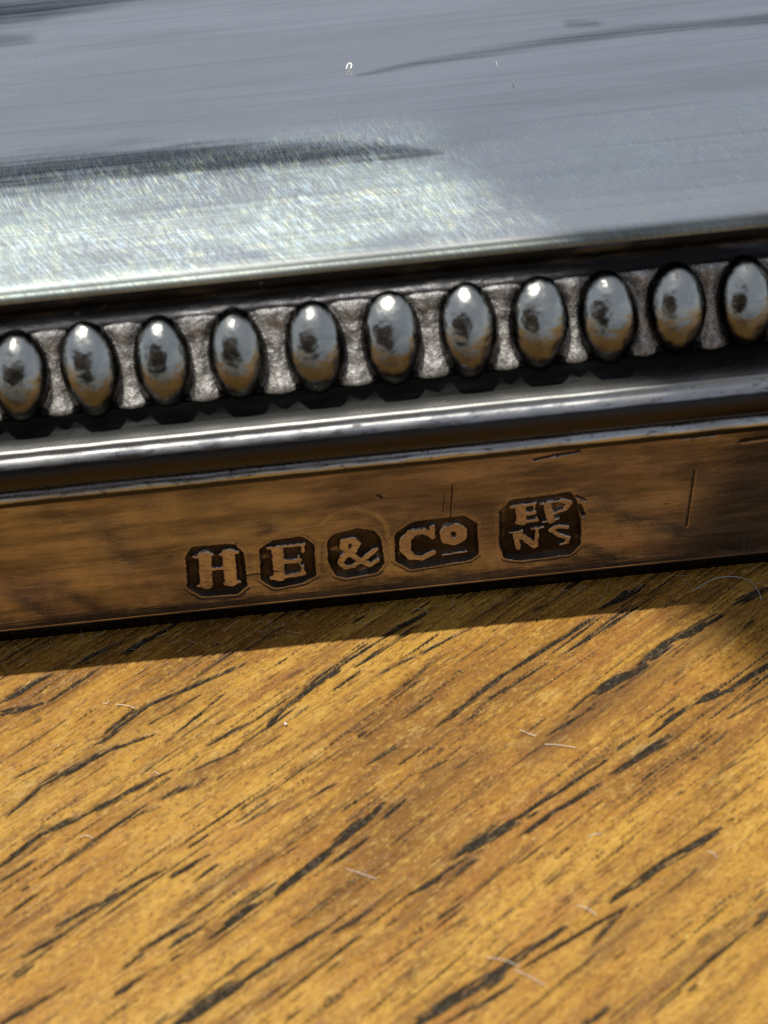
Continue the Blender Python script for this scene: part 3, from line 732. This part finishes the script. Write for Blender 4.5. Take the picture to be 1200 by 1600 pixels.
fibre_px([(775,95),(777,105)], TOPZ-TABLE_Z+.05, .02, M['lint'], 'lint_fibre', 'tiny upright pale fibre beside the upper dark streak on the silver plate', 'fibre', lift=.02)
fibre_px([(801,124),(803,133)], TOPZ-TABLE_Z+.05, .018, M['lint'], 'lint_fibre', 'tiny upright pale fibre below the upper dark streak on the silver plate', 'fibre', lift=.02)
fibre_px([(1080,925),(1110,905),(1140,899),(1170,905),(1185,922),(1190,938)], .1, .022, M['dark_lint'], 'lint_fibre', 'long curved grey hair at the foot of the dish, far end', 'fibre', lift=.2)
FIBRES = [
 ([(540,1357),(562,1364),(588,1373)], 'straight pale lint fibre beside the long dark pore in mid table'),
 ([(760,1495),(790,1500),(812,1510)], 'pale lint fibre across the lowest long pore, upper of two crossed'),
 ([(805,1515),(830,1527),(852,1539)], 'pale lint fibre across the lowest long pore, lower of two crossed'),
 ([(812,1140),(825,1146),(838,1150)], 'shorter pale fibre of the two below the EPNS stamp shadow'),
 ([(850,1163),(870,1163),(900,1168)], 'longer pale fibre of the two below the EPNS stamp shadow'),
 ([(900,1415),(918,1418),(932,1430)], 'short bent pale fibre just above the lowest long pore'),
 ([(918,1308),(930,1302),(940,1303)], 'faint short fibre below the double pore at the right'),
 ([(180,1100),(200,1102),(212,1107)], 'bent pale fibre near the shadow edge at the left'),
 ([(1105,1330),(1115,1332),(1120,1340)], 'tiny pale fibre nearest the right edge of the table view'),
 ([(240,1205),(250,1210)], 'tiny pale fibre on the winding pore at the left'),
 ([(125,1308),(135,1304),(146,1310)], 'small curled pale fibre under the winding pore at the left'),
 ([(160,1098),(168,1100),(170,1094)], 'tiny curled fibre beside the bent fibre at the shadow edge')]
for px, lab_ in FIBRES:
    fibre_px(px, .0, .011, M['lint'], 'lint_fibre', lab_, 'fibre', 'lint fibres on the oak')
def crumb(px, r, label):
    c = on_table(*px, .05); bm = bmesh.new(); bmesh.ops.create_icosphere(bm, subdivisions=2, radius=r)
    for v in bm.verts: v.co *= .35+1.3*float(vnoise(v.co.x/r*1.7+px[0], v.co.y/r*1.7+v.co.z/r))
    V = [np.array(v.co)+c for v in bm.verts]; F = [tuple(v.index for v in f.verts) for f in bm.faces]; bm.free()
    tag(mesh_obj('dust_crumb', V, F, M['lint']), label, 'crumb')
crumb((446,1131), .07, 'white dust crumb at the end of a dark oak pore')
V, F = [], []
for i in range(150):                                        # fine dust glinting on the oak
    c = np.array([RNG.uniform(-19, 21), RNG.uniform(-25, -2.2), TABLE_Z-.03+RNG.uniform(0, .03)]); rr = RNG.uniform(.010, .028)
    q = RNG.normal(0, 1, (4, 3)); q /= np.linalg.norm(q, axis=1)[:, None]; n0 = len(V)
    V += [c+rr*RNG.uniform(.6, 1.6)*k for k in q]; F += [(n0, n0+1, n0+2), (n0, n0+2, n0+3), (n0, n0+3, n0+1), (n0+1, n0+3, n0+2)]
tag(mesh_obj('dust', V, F, M['lint'], shade=False), 'fine pale dust scattered over the oak table top', 'dust', kind='stuff')
# fuzz of short hairs caught under the foot edge: one uncountable mass
V, F = [], []
for i in range(110):
    x = RNG.uniform(-19, 21); y = RNG.uniform(-.9, .1); L = RNG.uniform(.15, .7); a = RNG.uniform(0, 2*np.pi)
    p_ = np.array([x, y, RNG.uniform(.0, .25)]); d = np.array([math.cos(a), math.sin(a)*.6, RNG.uniform(-.1, .5)])
    bend = RNG.normal(0, .25, 3)
    pts = [p_+d*L*t+bend*L*t*t for t in np.linspace(0, 1, 6)]
    for q in pts: q[2] = max(q[2], .0)+TABLE_Z
    v, f = tube(pts, RNG.uniform(.005, .010), 4); n0 = len(V); V += list(v); F += [tuple(k+n0 for k in ff) for ff in f]
tag(mesh_obj('lint', V, F, M['dark_lint']), 'grey lint caught under the foot edge of the dish', 'lint', kind='stuff')

# ------------------------------------------------------------------ unseen blocker added to cast the shadow over the far end of the dish
def build_blocker():
    zc = 260.0; k = zc/TO_SUN.z
    e = np.array([13.7, -2.6, TABLE_Z])+np.array(TO_SUN)*k
    a = math.radians(-55); d = np.array([math.cos(a), math.sin(a), 0]); n = np.array([-d[1], d[0], 0])
    bm = bmesh.new(); bmesh.ops.create_cube(bm, size=1.0)
    q = hit(660, 165, (0, 0, TOPZ), (0, 0, 1)); q = q+np.array(TO_SUN)*(zc-q[2])/TO_SUN.z; s0 = float((q-e) @ d); s1 = 45.0
    c = e+n*35+d*(s0+s1)/2
    for v in bm.verts: v.co = Vector(c+d*v.co.x*(s1-s0)+n*v.co.y*70+np.array([0, 0, 1])*v.co.z*12)
    bmesh.ops.bevel(bm, geom=list(bm.edges), offset=2, segments=2, affect='EDGES')
    V = [np.array(v.co) for v in bm.verts]; F = [tuple(v.index for v in f.verts) for f in bm.faces]; bm.free()
    tag(mesh_obj('sun_blocker', V, F, M['blocker'], shade=False), 'plain wooden board added out of view to shade the far end of the dish', 'blocker')
build_blocker()

# the phone that takes the picture: its back is mirrored in the beads
def build_phone():
    bm = bmesh.new(); bmesh.ops.create_cube(bm, size=1.0)
    lens = CAM_C-CAM_F*3.0
    c = lens-CAM_F*4.0-CAM_R*62-CAM_U*24
    for v in bm.verts: v.co = Vector((v.co.x*148, v.co.y*72, v.co.z*8))
    up = [e for e in bm.edges if abs(e.verts[0].co.z-e.verts[1].co.z) > 1]
    bmesh.ops.bevel(bm, geom=up, offset=10, segments=6, affect='EDGES')
    V = [c+CAM_R*v.co.x+CAM_U*v.co.y-CAM_F*v.co.z for v in bm.verts]; F = [tuple(v.index for v in f.verts) for f in bm.faces]; bm.free()
    ph = mesh_obj('phone', V, F, mat_plain('dark_phone_glass', (.02, .02, .022), .3), shade=False)
    tag(ph, 'dark phone held over the table, mirrored in the beads', 'phone')
build_phone()
